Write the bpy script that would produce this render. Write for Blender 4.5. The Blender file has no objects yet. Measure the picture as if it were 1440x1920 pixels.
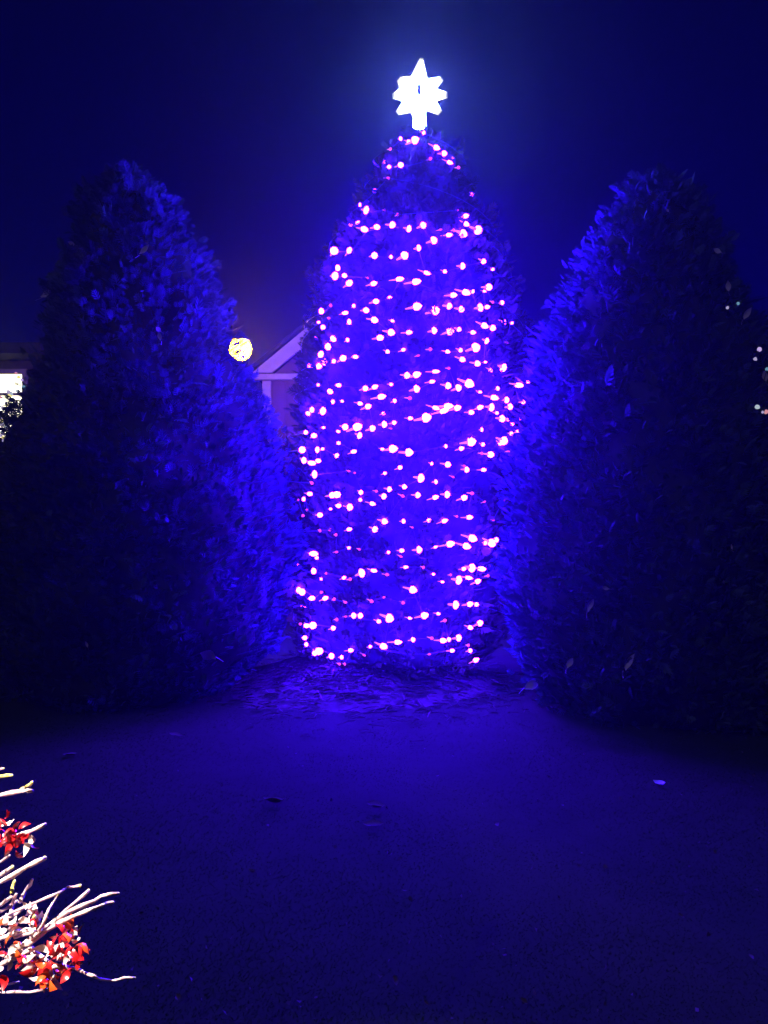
import bpy, bmesh, math, random
import numpy as np
from mathutils import Vector, Matrix

random.seed(11)
rng = np.random.default_rng(11)
S = bpy.context.scene
C = S.collection
PI = math.pi
R = math.radians

# ------------------------------------------------------------------ camera
F = 1443.0            # focal length in photo pixels (1440 x 1920)
CAMZ = 1.5
cd = bpy.data.cameras.new('camera')
cam = bpy.data.objects.new('camera', cd); C.objects.link(cam)
cam.location = (0, 0, CAMZ); cam.rotation_euler = (R(90), 0, 0)
cd.sensor_fit = 'VERTICAL'; cd.sensor_height = 36; cd.lens = F / 1920 * 36
cd.clip_end = 500; cd.clip_start = 0.05
S.camera = cam

# ------------------------------------------------------------------ night sky
FILL_EL, FILL_ROT = 38, 205
w = bpy.data.worlds.new('World'); S.world = w; w.use_nodes = True
nt = w.node_tree; nt.nodes.clear()
wo = nt.nodes.new('ShaderNodeOutputWorld'); bg = nt.nodes.new('ShaderNodeBackground')
sky = nt.nodes.new('ShaderNodeTexSky'); sky.sky_type = 'NISHITA'; sky.sun_disc = False
sky.sun_elevation = R(FILL_EL); sky.sun_rotation = R(FILL_ROT)
tint = nt.nodes.new('ShaderNodeMix'); tint.data_type = 'RGBA'; tint.blend_type = 'MULTIPLY'
tint.inputs['Factor'].default_value = 1.0
tint.inputs['B'].default_value = (0.004, 0.004, 1.0, 1)
nt.links.new(sky.outputs[0], tint.inputs['A']); nt.links.new(tint.outputs['Result'], bg.inputs[0])
nt.links.new(bg.outputs[0], wo.inputs[0])
bg.inputs[1].default_value = 0.0095

sd = bpy.data.lights.new('fill_sun', 'SUN'); sd.energy = 0.14; sd.angle = R(0.5); sd.color = (1, 0.93, 0.95)  # weak sun lamp added behind the camera to whiten the pale leaves
fill_sun = bpy.data.objects.new('fill_sun', sd); C.objects.link(fill_sun)
a = R(FILL_ROT)
_d = Vector((math.sin(a) * math.cos(R(FILL_EL)), math.cos(a) * math.cos(R(FILL_EL)), math.sin(R(FILL_EL))))
fill_sun.rotation_euler = _d.to_track_quat('Z', 'Y').to_euler()

S.view_settings.view_transform = 'Standard'; S.view_settings.look = 'None'
S.view_settings.exposure = 0; S.view_settings.gamma = 1; S.view_settings.use_curve_mapping = False
S.render.engine = 'CYCLES'
S.cycles.use_denoising = True
S.cycles.max_bounces = 4; S.cycles.diffuse_bounces = 2; S.cycles.volume_bounces = 0
S.cycles.sample_clamp_indirect = 3.0

HAZE_DENSITY = 0.0028
BULB = (34.0, 1.8, 1330.0)       # deep blue LED, over-exposed to white
DIM = (1.6, 0.10, 1.5)
STAR = (30.0, 56.0, 230.0)
LAMP = (260.0, 105.0, 0.9)
WINDOW = (4.0, 3.7, 2.6)

# ------------------------------------------------------------------ helpers
def world(px, py, Y):
    return Vector(((px - 720) / F * Y, Y, CAMZ - (py - 960) / F * Y))

def on_ground(px, py, z=0.0):
    Y = (CAMZ - z) * F / (py - 960)
    return Vector(((px - 720) / F * Y, Y, z))

def new_mat(name, col, rough=0.8, spec=0.25, col2=None, scale=8.0, bump=0.0, detail=4):
    m = bpy.data.materials.new(name); m.use_nodes = True
    n = m.node_tree; p = n.nodes['Principled BSDF']
    p.inputs['Roughness'].default_value = rough
    p.inputs['Specular IOR Level'].default_value = spec
    p.inputs['Base Color'].default_value = (*col, 1)
    if col2 or bump:
        tc = n.nodes.new('ShaderNodeTexCoord')
        nz = n.nodes.new('ShaderNodeTexNoise'); nz.inputs['Scale'].default_value = scale; nz.inputs['Detail'].default_value = detail
        n.links.new(tc.outputs['Object'], nz.inputs['Vector'])
        if col2:
            rp = n.nodes.new('ShaderNodeValToRGB')
            rp.color_ramp.elements[0].position = 0.35; rp.color_ramp.elements[1].position = 0.66
            rp.color_ramp.elements[0].color = (*col, 1); rp.color_ramp.elements[1].color = (*col2, 1)
            n.links.new(nz.outputs[0], rp.inputs[0]); n.links.new(rp.outputs[0], p.inputs['Base Color'])
        if bump:
            b = n.nodes.new('ShaderNodeBump'); b.inputs['Strength'].default_value = bump; b.inputs['Distance'].default_value = 0.02
            n.links.new(nz.outputs[0], b.inputs['Height']); n.links.new(b.outputs[0], p.inputs['Normal'])
    return m

def emit_mat(name, rgb, base=(0.8, 0.8, 0.8)):
    m = bpy.data.materials.new(name); m.use_nodes = True
    n = m.node_tree; n.nodes.clear()
    o = n.nodes.new('ShaderNodeOutputMaterial'); e = n.nodes.new('ShaderNodeEmission')
    k = max(rgb)
    e.inputs[0].default_value = (rgb[0] / k, rgb[1] / k, rgb[2] / k, 1); e.inputs[1].default_value = k
    n.links.new(e.outputs[0], o.inputs[0])
    return m

def mesh_np(name, v, f, mat, parent=None, smooth=False):
    """v (n,3), f (m,3 or 4)"""
    v = np.ascontiguousarray(v, dtype=np.float32); f = np.ascontiguousarray(f, dtype=np.int32)
    me = bpy.data.meshes.new(name); k = f.shape[1]
    me.vertices.add(len(v)); me.vertices.foreach_set('co', v.ravel())
    me.loops.add(f.size); me.loops.foreach_set('vertex_index', f.ravel())
    me.polygons.add(len(f)); me.polygons.foreach_set('loop_start', np.arange(0, f.size, k, dtype=np.int32))
    me.update(calc_edges=True); me.validate()
    if mat: me.materials.append(mat)
    if smooth: me.polygons.foreach_set('use_smooth', np.ones(len(f), dtype=bool))
    o = bpy.data.objects.new(name, me); C.objects.link(o)
    if parent: o.parent = parent
    return o

def obj_bm(name, bm, mat, parent=None, smooth=False):
    me = bpy.data.meshes.new(name)
    bmesh.ops.recalc_face_normals(bm, faces=bm.faces)
    bm.to_mesh(me); bm.free()
    if smooth:
        for p in me.polygons: p.use_smooth = True
    if mat: me.materials.append(mat)
    o = bpy.data.objects.new(name, me); C.objects.link(o)
    if parent: o.parent = parent
    return o

def share(name, me, parent=None, loc=(0, 0, 0), rot=None, sc=1.0):
    o = bpy.data.objects.new(name, me); C.objects.link(o)
    if parent: o.parent = parent
    o.location = loc
    if rot is not None:
        o.rotation_mode = 'QUATERNION'; o.rotation_quaternion = rot
    o.scale = (sc, sc, sc) if not hasattr(sc, '__len__') else sc
    return o

def thing(name, label, cat, loc=(0, 0, 0), group=None):
    o = bpy.data.objects.new(name, None); C.objects.link(o); o.location = loc
    return tag(o, label, cat, group)

def tag(o, label, cat, group=None):
    o['label'] = label; o['category'] = cat
    if group: o['group'] = group
    return o

def box(bm, lo, hi, bev=0.0):
    c = [(a + b) / 2 for a, b in zip(lo, hi)]
    r = bmesh.ops.create_cube(bm, size=1, matrix=Matrix.Translation(c) @ Matrix.Diagonal((*[b - a for a, b in zip(lo, hi)], 1)))
    if bev:
        es = list({e for v in r['verts'] for e in v.link_edges})
        bmesh.ops.bevel(bm, geom=es, offset=bev, segments=1, affect='EDGES')

def tube(pts, rads, n=6, cap=True):
    """tube along a polyline -> verts, quads(list)"""
    pts = [Vector(p) for p in pts]; vs = []; fs = []
    prev = None
    for i, p in enumerate(pts):
        t = (pts[min(i + 1, len(pts) - 1)] - pts[max(i - 1, 0)])
        if t.length < 1e-9: t = Vector((0, 0, 1))
        t.normalize()
        if prev is None:
            u = t.orthogonal().normalized()
        else:
            u = (prev - t * prev.dot(t))
            u = u.normalized() if u.length > 1e-6 else t.orthogonal().normalized()
        prev = u; b = t.cross(u)
        for k in range(n):
            an = 2 * PI * k / n
            vs.append(p + (u * math.cos(an) + b * math.sin(an)) * rads[i])
    for i in range(len(pts) - 1):
        for k in range(n):
            fs.append((i * n + k, i * n + (k + 1) % n, (i + 1) * n + (k + 1) % n, (i + 1) * n + k))
    if cap:
        fs.append(tuple(range(n - 1, -1, -1))); L = (len(pts) - 1) * n
        fs.append(tuple(L + k for k in range(n)))
    return vs, fs

def obj_py(name, vs, fs, mat, parent=None, smooth=False):
    me = bpy.data.meshes.new(name); me.from_pydata([tuple(v) for v in vs], [], fs); me.update()
    if smooth:
        for p in me.polygons: p.use_smooth = True
    if mat: me.materials.append(mat)
    o = bpy.data.objects.new(name, me); C.objects.link(o)
    if parent: o.parent = parent
    return o

def lathe_bm(prof, n=16):
    bm = bmesh.new(); rings = []
    for r, z in prof:
        if r < 1e-5: rings.append([bm.verts.new((0, 0, z))])
        else: rings.append([bm.verts.new((r * math.cos(2 * PI * k / n), r * math.sin(2 * PI * k / n), z)) for k in range(n)])
    for A, B in zip(rings, rings[1:]):
        for k in range(n):
            q = [A[k % len(A)], A[(k + 1) % len(A)], B[(k + 1) % len(B)], B[k % len(B)]]
            u = list(dict.fromkeys(q))
            if len(u) > 2: bm.faces.new(u)
    return bm

# ------------------------------------------------------------------ materials
M_leaf = new_mat('arborvitae_foliage', (0.030, 0.040, 0.010), 0.85, 0.1, (0.066, 0.080, 0.028), 3.5, 0)
M_leaf2 = new_mat('dark_evergreen_foliage', (0.036, 0.062, 0.070), 0.8, 0.15, (0.062, 0.100, 0.120), 4.0, 0)
M_core = new_mat('shade_core', (0.022, 0.026, 0.020), 0.95, 0.05, (0.035, 0.045, 0.03), 9, 0.5)
M_bark = new_mat('bark', (0.07, 0.05, 0.04), 0.9, 0.1, (0.12, 0.09, 0.07), 14, 0.6)
M_lawn = new_mat('lawn_soil', (0.026, 0.040, 0.0125), 0.95, 0.03, (0.032, 0.046, 0.016), 5, 0.2, 8)
M_grass = new_mat('grass_blades', (0.028, 0.046, 0.0125), 0.9, 0.03, (0.036, 0.056, 0.0175), 1.6, 0)
M_straw = new_mat('pine_straw', (0.12, 0.08, 0.050), 0.9, 0.06, (0.18, 0.125, 0.08), 6, 0)
M_bed = new_mat('mulch', (0.07, 0.05, 0.036), 0.95, 0.03, (0.10, 0.07, 0.052), 12, 0.8)
M_dead = new_mat('dead_leaf', (0.42, 0.36, 0.34), 0.6, 0.3, (0.62, 0.56, 0.52), 40, 0)
M_brownleaf = new_mat('brown_leaf', (0.09, 0.06, 0.05), 0.8, 0.1, (0.15, 0.11, 0.09), 30, 0)
M_wire = new_mat('wire_plastic', (0.03, 0.05, 0.035), 0.5, 0.4)
M_socket_streak = new_mat('socket_streak_glow', (0.42, 0.10, 0.10), 0.5, 0.4)
_p = M_socket_streak.node_tree.nodes['Principled BSDF']                  # pink glow painted in, imitates a light streak beside each bulb
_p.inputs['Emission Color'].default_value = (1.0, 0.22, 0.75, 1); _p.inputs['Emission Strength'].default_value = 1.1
M_bulb = emit_mat('bulb_glass', BULB)
M_dim = emit_mat('dim_bulb_glass', DIM)
M_star = emit_mat('star_glow', STAR)
M_hub = new_mat('hub_plastic', (0.25, 0.3, 0.36), 0.5, 0.4)
M_siding = new_mat('painted_siding', (0.085, 0.042, 0.022), 0.9, 0.05, (0.11, 0.056, 0.03), 3, 0.1)
M_trim = new_mat('white_trim', (0.26, 0.23, 0.075), 0.75, 0.1, (0.30, 0.27, 0.09), 6, 0.05)
M_shingle = new_mat('roof_shingle', (0.014, 0.012, 0.012), 0.95, 0.03, (0.024, 0.02, 0.018), 20, 0.4)
M_darkwall = new_mat('dark_brick_wall', (0.035, 0.018, 0.012), 0.9, 0.1, (0.05, 0.026, 0.018), 9, 0.3)
M_metal = new_mat('black_metal', (0.03, 0.03, 0.03), 0.45, 0.5)
M_lamp = emit_mat('lamp_glow', LAMP)
M_pane = emit_mat('lit_pane', WINDOW)
M_twig = new_mat('pale_twig_bark', (0.54, 0.32, 0.31), 0.6, 0.3, (0.72, 0.56, 0.52), 60, 0.3)
M_ptwig = new_mat('pink_twig_bark', (0.50, 0.26, 0.28), 0.6, 0.3, (0.66, 0.48, 0.46), 60, 0.3)
M_bud = new_mat('yellow_green_bud', (0.62, 0.50, 0.06), 0.5, 0.3, (0.70, 0.66, 0.25), 80, 0)
M_red = new_mat('red_leaf', (0.42, 0.003, 0.008), 0.28, 0.7, (0.55, 0.012, 0.010), 50, 0)
M_orange = new_mat('orange_leaf', (0.60, 0.10, 0.008), 0.28, 0.7, (0.52, 0.012, 0.008), 60, 0)
M_whiteleaf = new_mat('highlight_leaf', (0.78, 0.66, 0.60), 0.4, 0.4, (0.7, 0.4, 0.34), 50, 0)  # white leaves paint the blown-out highlights of the red clusters

# ------------------------------------------------------------------ ground
def lawn_z(x, y):
    return 0.012 * np.sin(1.7 * x + 0.4) * np.sin(1.3 * y) + 0.008 * np.sin(4.1 * x + 2 * y)

gx = np.concatenate([np.linspace(-60, -7, 14), np.linspace(-6.5, 6.5, 105), np.linspace(7, 60, 14)])
gy = np.concatenate([np.linspace(-50, -2, 12), np.linspace(-1.5, 11, 100), np.linspace(12, 70, 14)])
X, Yg = np.meshgrid(gx, gy, indexing='ij'); Z = lawn_z(X, Yg) * (np.abs(X) < 7) * (Yg < 11.5) * (Yg > -1.8)
v = np.stack([X, Yg, Z], -1).reshape(-1, 3); ny = len(gy)
i, j = np.meshgrid(np.arange(len(gx) - 1), np.arange(ny - 1), indexing='ij'); b0 = (i * ny + j).ravel()
lawn = mesh_np('lawn', v, np.stack([b0, b0 + ny, b0 + ny + 1, b0 + 1], -1), M_lawn, smooth=True)
lawn['kind'] = 'structure'

def blades(n, area, hmin, hmax, wid):
    y = area[2] + (area[3] - area[2]) * rng.random(n) ** 1.25
    half = 0.62 * y + 0.35
    x = (rng.random(n) * 2 - 1) * np.minimum(half, area[1])
    z = lawn_z(x, y)
    # patchy turf
    pat = np.sin(2.3 * x + 1.1 * y) + np.sin(5.1 * x - 3.7 * y + 1) + np.sin(9 * y + 4 * x)
    h = (hmin + (hmax - hmin) * rng.random(n)) * (0.75 + 0.16 * pat)
    an = rng.random(n) * 2 * PI; lean = 1.8 + 2.4 * rng.random(n); la = rng.random(n) * 2 * PI
    wd = wid * (0.7 + 0.6 * rng.random(n))
    dx, dy = np.cos(an) * wd, np.sin(an) * wd
    lx, ly = np.cos(la) * lean * h, np.sin(la) * lean * h
    P = np.empty((n, 5, 3))
    P[:, 0] = np.stack([x - dx, y - dy, z - 0.004], -1); P[:, 1] = np.stack([x + dx, y + dy, z - 0.004], -1)
    P[:, 2] = np.stack([x + dx * .7 + lx * .4, y + dy * .7 + ly * .4, z + h * .6], -1)
    P[:, 3] = np.stack([x - dx * .7 + lx * .4, y - dy * .7 + ly * .4, z + h * .6], -1)
    P[:, 4] = np.stack([x + lx, y + ly, z + h], -1)
    o = (np.arange(n) * 5)[:, None]
    f = np.concatenate([o + [0, 1, 2], o + [0, 2, 3], o + [3, 2, 4]], 0)
    return P.reshape(-1, 3), f
gv, gf = blades(190000, (0, 5.2, 1.9, 9.0), 0.003, 0.009, 0.0017)
grass = mesh_np('grass', gv, gf, M_grass)
grass['kind'] = 'stuff'; grass['label'] = 'short mown grass lit blue in front of the tree'

# ------------------------------------------------------------------ evergreens
def interp(prof):
    zs = np.array([p[0] for p in prof]); rs = np.array([p[1] for p in prof])
    o = np.argsort(zs); zs, rs = zs[o], rs[o]
    return lambda z: np.interp(z, zs, rs)

def px_profile(rows, Y, cx0):
    """rows: (py, left px, right px) -> centre(z), radius(z)"""
    zc = [(CAMZ - (py - 960) / F * Y, ((l + r) / 2 - 720) / F * Y, (r - l) / 2 / F * Y) for py, l, r in rows]
    return interp([(z, c) for z, c, _ in zc]), interp([(z, r) for z, _, r in zc])

def lump(an, z, seed):
    return (0.040 * np.sin(5 * an + 2.1 * z + seed) + 0.035 * np.sin(9 * an - 4.3 * z + 2 * seed)
            + 0.030 * np.sin(3 * an + 7.1 * z + 3 * seed) + 0.022 * np.sin(15 * an + 11 * z + seed))

def spray_template():
    """flat fan of scale-leaf branchlets, grows along +Y, lies in XY, unit length"""
    v = []; f = []
    def kite(p, d, L, wd, lift):
        p = np.array(p); d = np.array(d); s = np.array([-d[1], d[0], 0])
        b = len(v)
        v.append(p); v.append(p + d * L * .55 + s * wd + [0, 0, lift * .6]); v.append(p + d * L + [0, 0, lift]); v.append(p + d * L * .5 - s * wd + [0, 0, lift * .4])
        f.extend([(b, b + 1, b + 2), (b, b + 2, b + 3)])
    kite((0, 0, 0), (0, 1, 0), 1.0, 0.075, 0.10)
    for y, an, L in ((.10, 52, .42), (.26, 44, .50), (.44, 38, .44), (.62, 32, .34)):
        for s in (-1, 1):
            a_ = R(an); kite((0, y, y * .06), (s * math.sin(a_), math.cos(a_), 0), L * (0.92 if s > 0 else 1.05), 0.062, 0.10 * s + .05)
    return np.array(v), np.array(f)
SPV, SPF = spray_template()

def foliage(n, cx, rad, cy, zlo, zhi, seed, length=(0.07, 0.14), depthr=1.0, up=0.75):
    zs = np.linspace(zlo, zhi, 200); wgt = np.maximum(rad(zs), 0.02) + 0.05
    cdf = np.cumsum(wgt); cdf /= cdf[-1]
    z = np.interp(rng.random(n), cdf, zs)
    an = rng.random(n) * 2 * PI
    # two sprays in three gather in clumps that stand out from or sit back in the crown
    nc = n // 16; zc = np.interp(rng.random(nc), cdf, zs); ac = rng.random(nc) * 2 * PI; oc = rng.normal(0.005, 0.055, nc)
    ci = rng.integers(0, nc, n); cl = rng.random(n) < 0.66
    z = np.where(cl, np.clip(zc[ci] + rng.normal(0, 0.06, n), zlo, zhi), z)
    an = np.where(cl, ac[ci] + rng.normal(0, 0.06, n) / np.maximum(rad(z), 0.15), an)
    r = rad(z) * (1 + lump(an, z, seed)) + np.where(cl, oc[ci], -0.03) * np.minimum(1, rad(z) / 0.4) - 0.035 - np.abs(rng.normal(0, 0.05, n)) * np.minimum(1, rad(z) / 0.4)
    r = np.maximum(r, 0.005)
    p = np.stack([cx(z) + r * np.cos(an), cy + r * np.sin(an) * depthr, z], -1)
    out = np.stack([np.cos(an), np.sin(an), np.zeros(n)], -1)
    tang = np.stack([-np.sin(an), np.cos(an), np.zeros(n)], -1)
    u = up + rng.normal(0, 0.35, n)
    d = out * (0.75 + 0.3 * rng.random(n))[:, None] + np.array([0, 0, 1.0]) * u[:, None] + tang * rng.normal(0, 0.45, n)[:, None]
    d /= np.linalg.norm(d, axis=1)[:, None]
    # fan plane: mostly vertical radial planes as on thuja, with spread
    s = tang * (0.6 * rng.normal(0, 1, n))[:, None] + np.cross(d, tang) + rng.normal(0, 0.35, (n, 3))
    mixk = rng.random(n)[:, None] < 0.55
    s = np.where(mixk, tang + 0.4 * s, s)
    s -= d * np.sum(s * d, 1)[:, None]; s /= np.linalg.norm(s, axis=1)[:, None]
    nn = np.cross(s, d)
    L = length[0] + (length[1] - length[0]) * rng.random(n)
    L = np.where(rng.random(n) < 0.05, L * 1.6, L)
    curl = rng.normal(0, 0.25, n)
    T = SPV
    P = p[:, None, :] + L[:, None, None] * (T[None, :, 0:1] * s[:, None, :] + T[None, :, 1:2] * d[:, None, :]
        + (T[None, :, 2:3] + curl[:, None, None] * T[None, :, 1:2] ** 2) * nn[:, None, :])
    fidx = (np.arange(n) * len(T))[:, None, None] + SPF[None]
    return P.reshape(-1, 3), fidx.reshape(-1, 3)

def core_mesh(cx, rad, cy, zlo, zhi, seed, shrink=0.10, nz=46, na=40):
    zs = np.linspace(zlo, zhi, nz); an = np.arange(na) * 2 * PI / na
    ZZ, AA = np.meshgrid(zs, an, indexing='ij')
    r = np.maximum(rad(ZZ) * (1 + lump(AA, ZZ, seed)) - shrink - 0.03 * np.sin(17 * AA + 23 * ZZ) ** 2, 0.012)
    v = np.stack([cx(ZZ) + r * np.cos(AA), cy + r * np.sin(AA), ZZ], -1).reshape(-1, 3)
    q = []
    for a_ in range(nz - 1):
        for k in range(na):
            q.append((a_ * na + k, a_ * na + (k + 1) % na, (a_ + 1) * na + (k + 1) % na, (a_ + 1) * na + k))
    return v, np.array(q)

def evergreen(name, label, cat, cx, rad, cy, zlo, zhi, seed, n, mat, group=None, trunk=True, length=(0.045, 0.105)):
    base = Vector((float(cx(0)), cy, 0))
    t = thing(name, label, cat, base, group)
    off = np.array(base)
    fv, ff = foliage(n, cx, rad, cy, zlo, zhi, seed, length)
    cr = mesh_np('crown', fv - off, ff, mat, t); cr['kind'] = 'stuff'
    cv, cf = core_mesh(cx, rad, cy, zlo + (0.08 if zlo > 0.1 else 0), zhi - 0.03, seed)
    mesh_np('shade_core', cv - off, cf, M_core, t, smooth=True)  # opaque shell added to block light and keep the crown's gaps dark
    if trunk:
        pts = [(float(cx(z)), cy, z) for z in np.linspace(-0.05, zhi * 0.9, 8)]
        vs, fs = tube([Vector(p) - base for p in pts], [0.10 * (1 - 0.8 * k / 7) for k in range(8)], 8)
        obj_py('trunk', vs, fs, M_bark, t, True)
    return t

TY = 7.0
rows_tree = [(256, 768, 802), (264, 750, 824), (280, 728, 846), (305, 706, 866), (340, 694, 880), (375, 682, 890), (430, 650, 915), (480, 615, 938),
             (560, 590, 962), (620, 577, 975), (680, 567, 985), (770, 556, 992), (860, 548, 986), (950, 549, 972), (1050, 552, 958),
             (1150, 556, 946), (1215, 562, 930), (1232, 580, 915), (1242, 610, 885)]
tcx, trad = px_profile(rows_tree, TY, 0)
tree = evergreen('lit_evergreen', 'tall evergreen wrapped in glowing string lights with a bright star on top', 'tree',
                 tcx, trad, TY, 0.17, 4.90, 1.3, 21000, M_leaf)

LY = 6.6
rows_l = [(325, 215, 262), (335, 200, 285), (360, 180, 308), (400, 160, 334), (480, 130, 386), (540, 115, 416), (600, 108, 430), (640, 100, 428), (665, 95, 434), (705, 86, 468), (800, 50, 508), (900, 0, 538),
          (1000, -18, 552), (1100, -30, 556), (1200, -20, 520), (1260, 0, 470), (1290, 60, 430)]
lcx, lrad = px_profile(rows_l, LY, 0)
ltree = evergreen('dark_evergreen', 'tall dark evergreen on the left, blue light only along its right flank', 'tree',
                  lcx, lrad, LY, 0.0, float(CAMZ + (960 - 322) / F * LY), 4.1, 22000, M_leaf2, 'dark evergreens either side of the lit tree')
RY = 5.95
rows_r = [(343, 1190, 1245), (352, 1172, 1272), (380, 1150, 1300), (430, 1118, 1334), (480, 1092, 1352), (560, 1052, 1384), (650, 1018, 1422), (720, 1000, 1446),
          (800, 982, 1470), (900, 962, 1495), (1000, 952, 1508), (1100, 948, 1510), (1200, 962, 1490), (1290, 1000, 1440), (1330, 1040, 1400)]
rcx, rrad = px_profile(rows_r, RY, 0)
rtree = evergreen('dark_evergreen', 'tall dark evergreen on the right with a thin blue rim on its left edge', 'tree',
                  rcx, rrad, RY, 0.0, float(CAMZ + (960 - 340) / F * RY), 7.7, 20000, M_leaf2, 'dark evergreens either side of the lit tree')

def shrub(label, px, Y, r, h, seed, n, nm='evergreen_shrub'):
    x = (px - 720) / F * Y
    prof = interp([(0, r * .9), (h * .25, r), (h * .5, r * .92), (h * .75, r * .68), (h * .92, r * .36), (h, 0.04)])
    return evergreen(nm, label, 'shrub', lambda z: np.zeros_like(z) + x if hasattr(z, 'shape') else x, prof, Y, 0.0, h, seed, n, M_leaf2, 'dark shrubs at the lawn edge', False, (0.06, 0.11))
shrub('low dark shrub at the left edge below the lit window', -90, 6.45, 0.80, 1.75, 2.2, 4500)
shrub('low dark shrub at the right edge in front of the right evergreen', 1475, 5.55, 0.68, 1.5, 5.2, 4000)

# ray through a photo pixel -> first point of an evergreen's own surface
def on_tree(px, py, cx, rad, cy, off=0.05):
    dx, dz = (px - 720) / F, -(py - 960) / F
    best = None
    for Y in np.arange(cy - 2.2, cy + 0.02, 0.01):
        x, z = dx * Y, CAMZ + dz * Y
        d = math.hypot(x - float(cx(z)), Y - cy) - float(rad(z)) - off
        if d <= 0: return Vector((x, Y, z))
        if best is None or d < best[0]: best = (d, Vector((x, Y, z)))
    p = best[1]; c = Vector((float(cx(p.z)), cy, p.z)); k = p - c
    return c + k.normalized() * (float(rad(p.z)) + off) if k.length > 1e-4 else p

# ------------------------------------------------------------------ mulch bed
bxc, byc = (680 - 720) / F * 6.75, 6.72
def bed_h(x, y):
    q = ((x - bxc) / 1.28) ** 2 + ((y - byc) / 0.98) ** 2
    return 0.26 * np.clip(1 - q, 0, 1) ** 1.5
na, nr = 64, 12
AA, RR = np.meshgrid(np.arange(na) * 2 * PI / na, np.linspace(0, 1.0, nr), indexing='ij')
wob = 1 + 0.07 * np.sin(5 * AA) + 0.05 * np.sin(11 * AA + 1) + 0.035 * np.sin(19 * AA)
bx = bxc + 1.28 * RR * np.cos(AA) * wob; by = byc + 0.98 * RR * np.sin(AA) * wob
bz = bed_h(bx, by) * (1 + 0.12 * np.sin(9 * bx) * np.sin(13 * by)) + 0.004 - 0.02 * (RR > 0.99)
q = np.array([(k * nr + m, ((k + 1) % na) * nr + m, ((k + 1) % na) * nr + m + 1, k * nr + m + 1) for k in range(na) for m in range(nr - 1)])
bed = mesh_np('mulch_bed', np.stack([bx, by, bz], -1).reshape(-1, 3), q, M_bed, smooth=True)
bed['kind'] = 'structure'
def straws(n):
    a_ = rng.random(n) * 2 * PI; rr = np.abs(rng.normal(0, 0.52, n))
    x = bxc + 1.28 * rr * np.cos(a_); y = byc + 0.98 * rr * np.sin(a_)
    z = bed_h(x, y) + 0.006 + 0.02 * rng.random(n)
    an = rng.normal(0, 0.5, n); L = 0.02 + 0.05 * rng.random(n); wd = 0.003 + 0.003 * rng.random(n)
    dx, dy = np.cos(an) * L, np.sin(an) * L; dz = rng.normal(0, 0.005, n); zr = rng.random(n)
    P = np.empty((n, 6, 3)); bend = rng.normal(0, 0.012, n)
    for m, t in enumerate((-1, 0, 1)):
        px_, py_ = x + dx * t, y + dy * t; pz = bed_h(px_, py_) * 1.03 + 0.012 + 0.012 * zr + dz * t + (0.006 if t == 0 else 0)
        P[:, 2 * m] = np.stack([px_ - np.sin(an) * wd, py_ + np.cos(an) * wd + bend * (t == 0), pz], -1)
        P[:, 2 * m + 1] = np.stack([px_ + np.sin(an) * wd, py_ - np.cos(an) * wd + bend * (t == 0), pz + wd * 1.2], -1)
    o = (np.arange(n) * 6)[:, None]
    return P.reshape(-1, 3), np.concatenate([o + [0, 1, 3, 2], o + [2, 3, 5, 4]], 0)
sv, sf = straws(8000)
st = mesh_np('pine_straw', sv, sf, M_straw); st['kind'] = 'stuff'; st['label'] = 'loose pine straw heaped at the foot of the lit tree'

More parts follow.
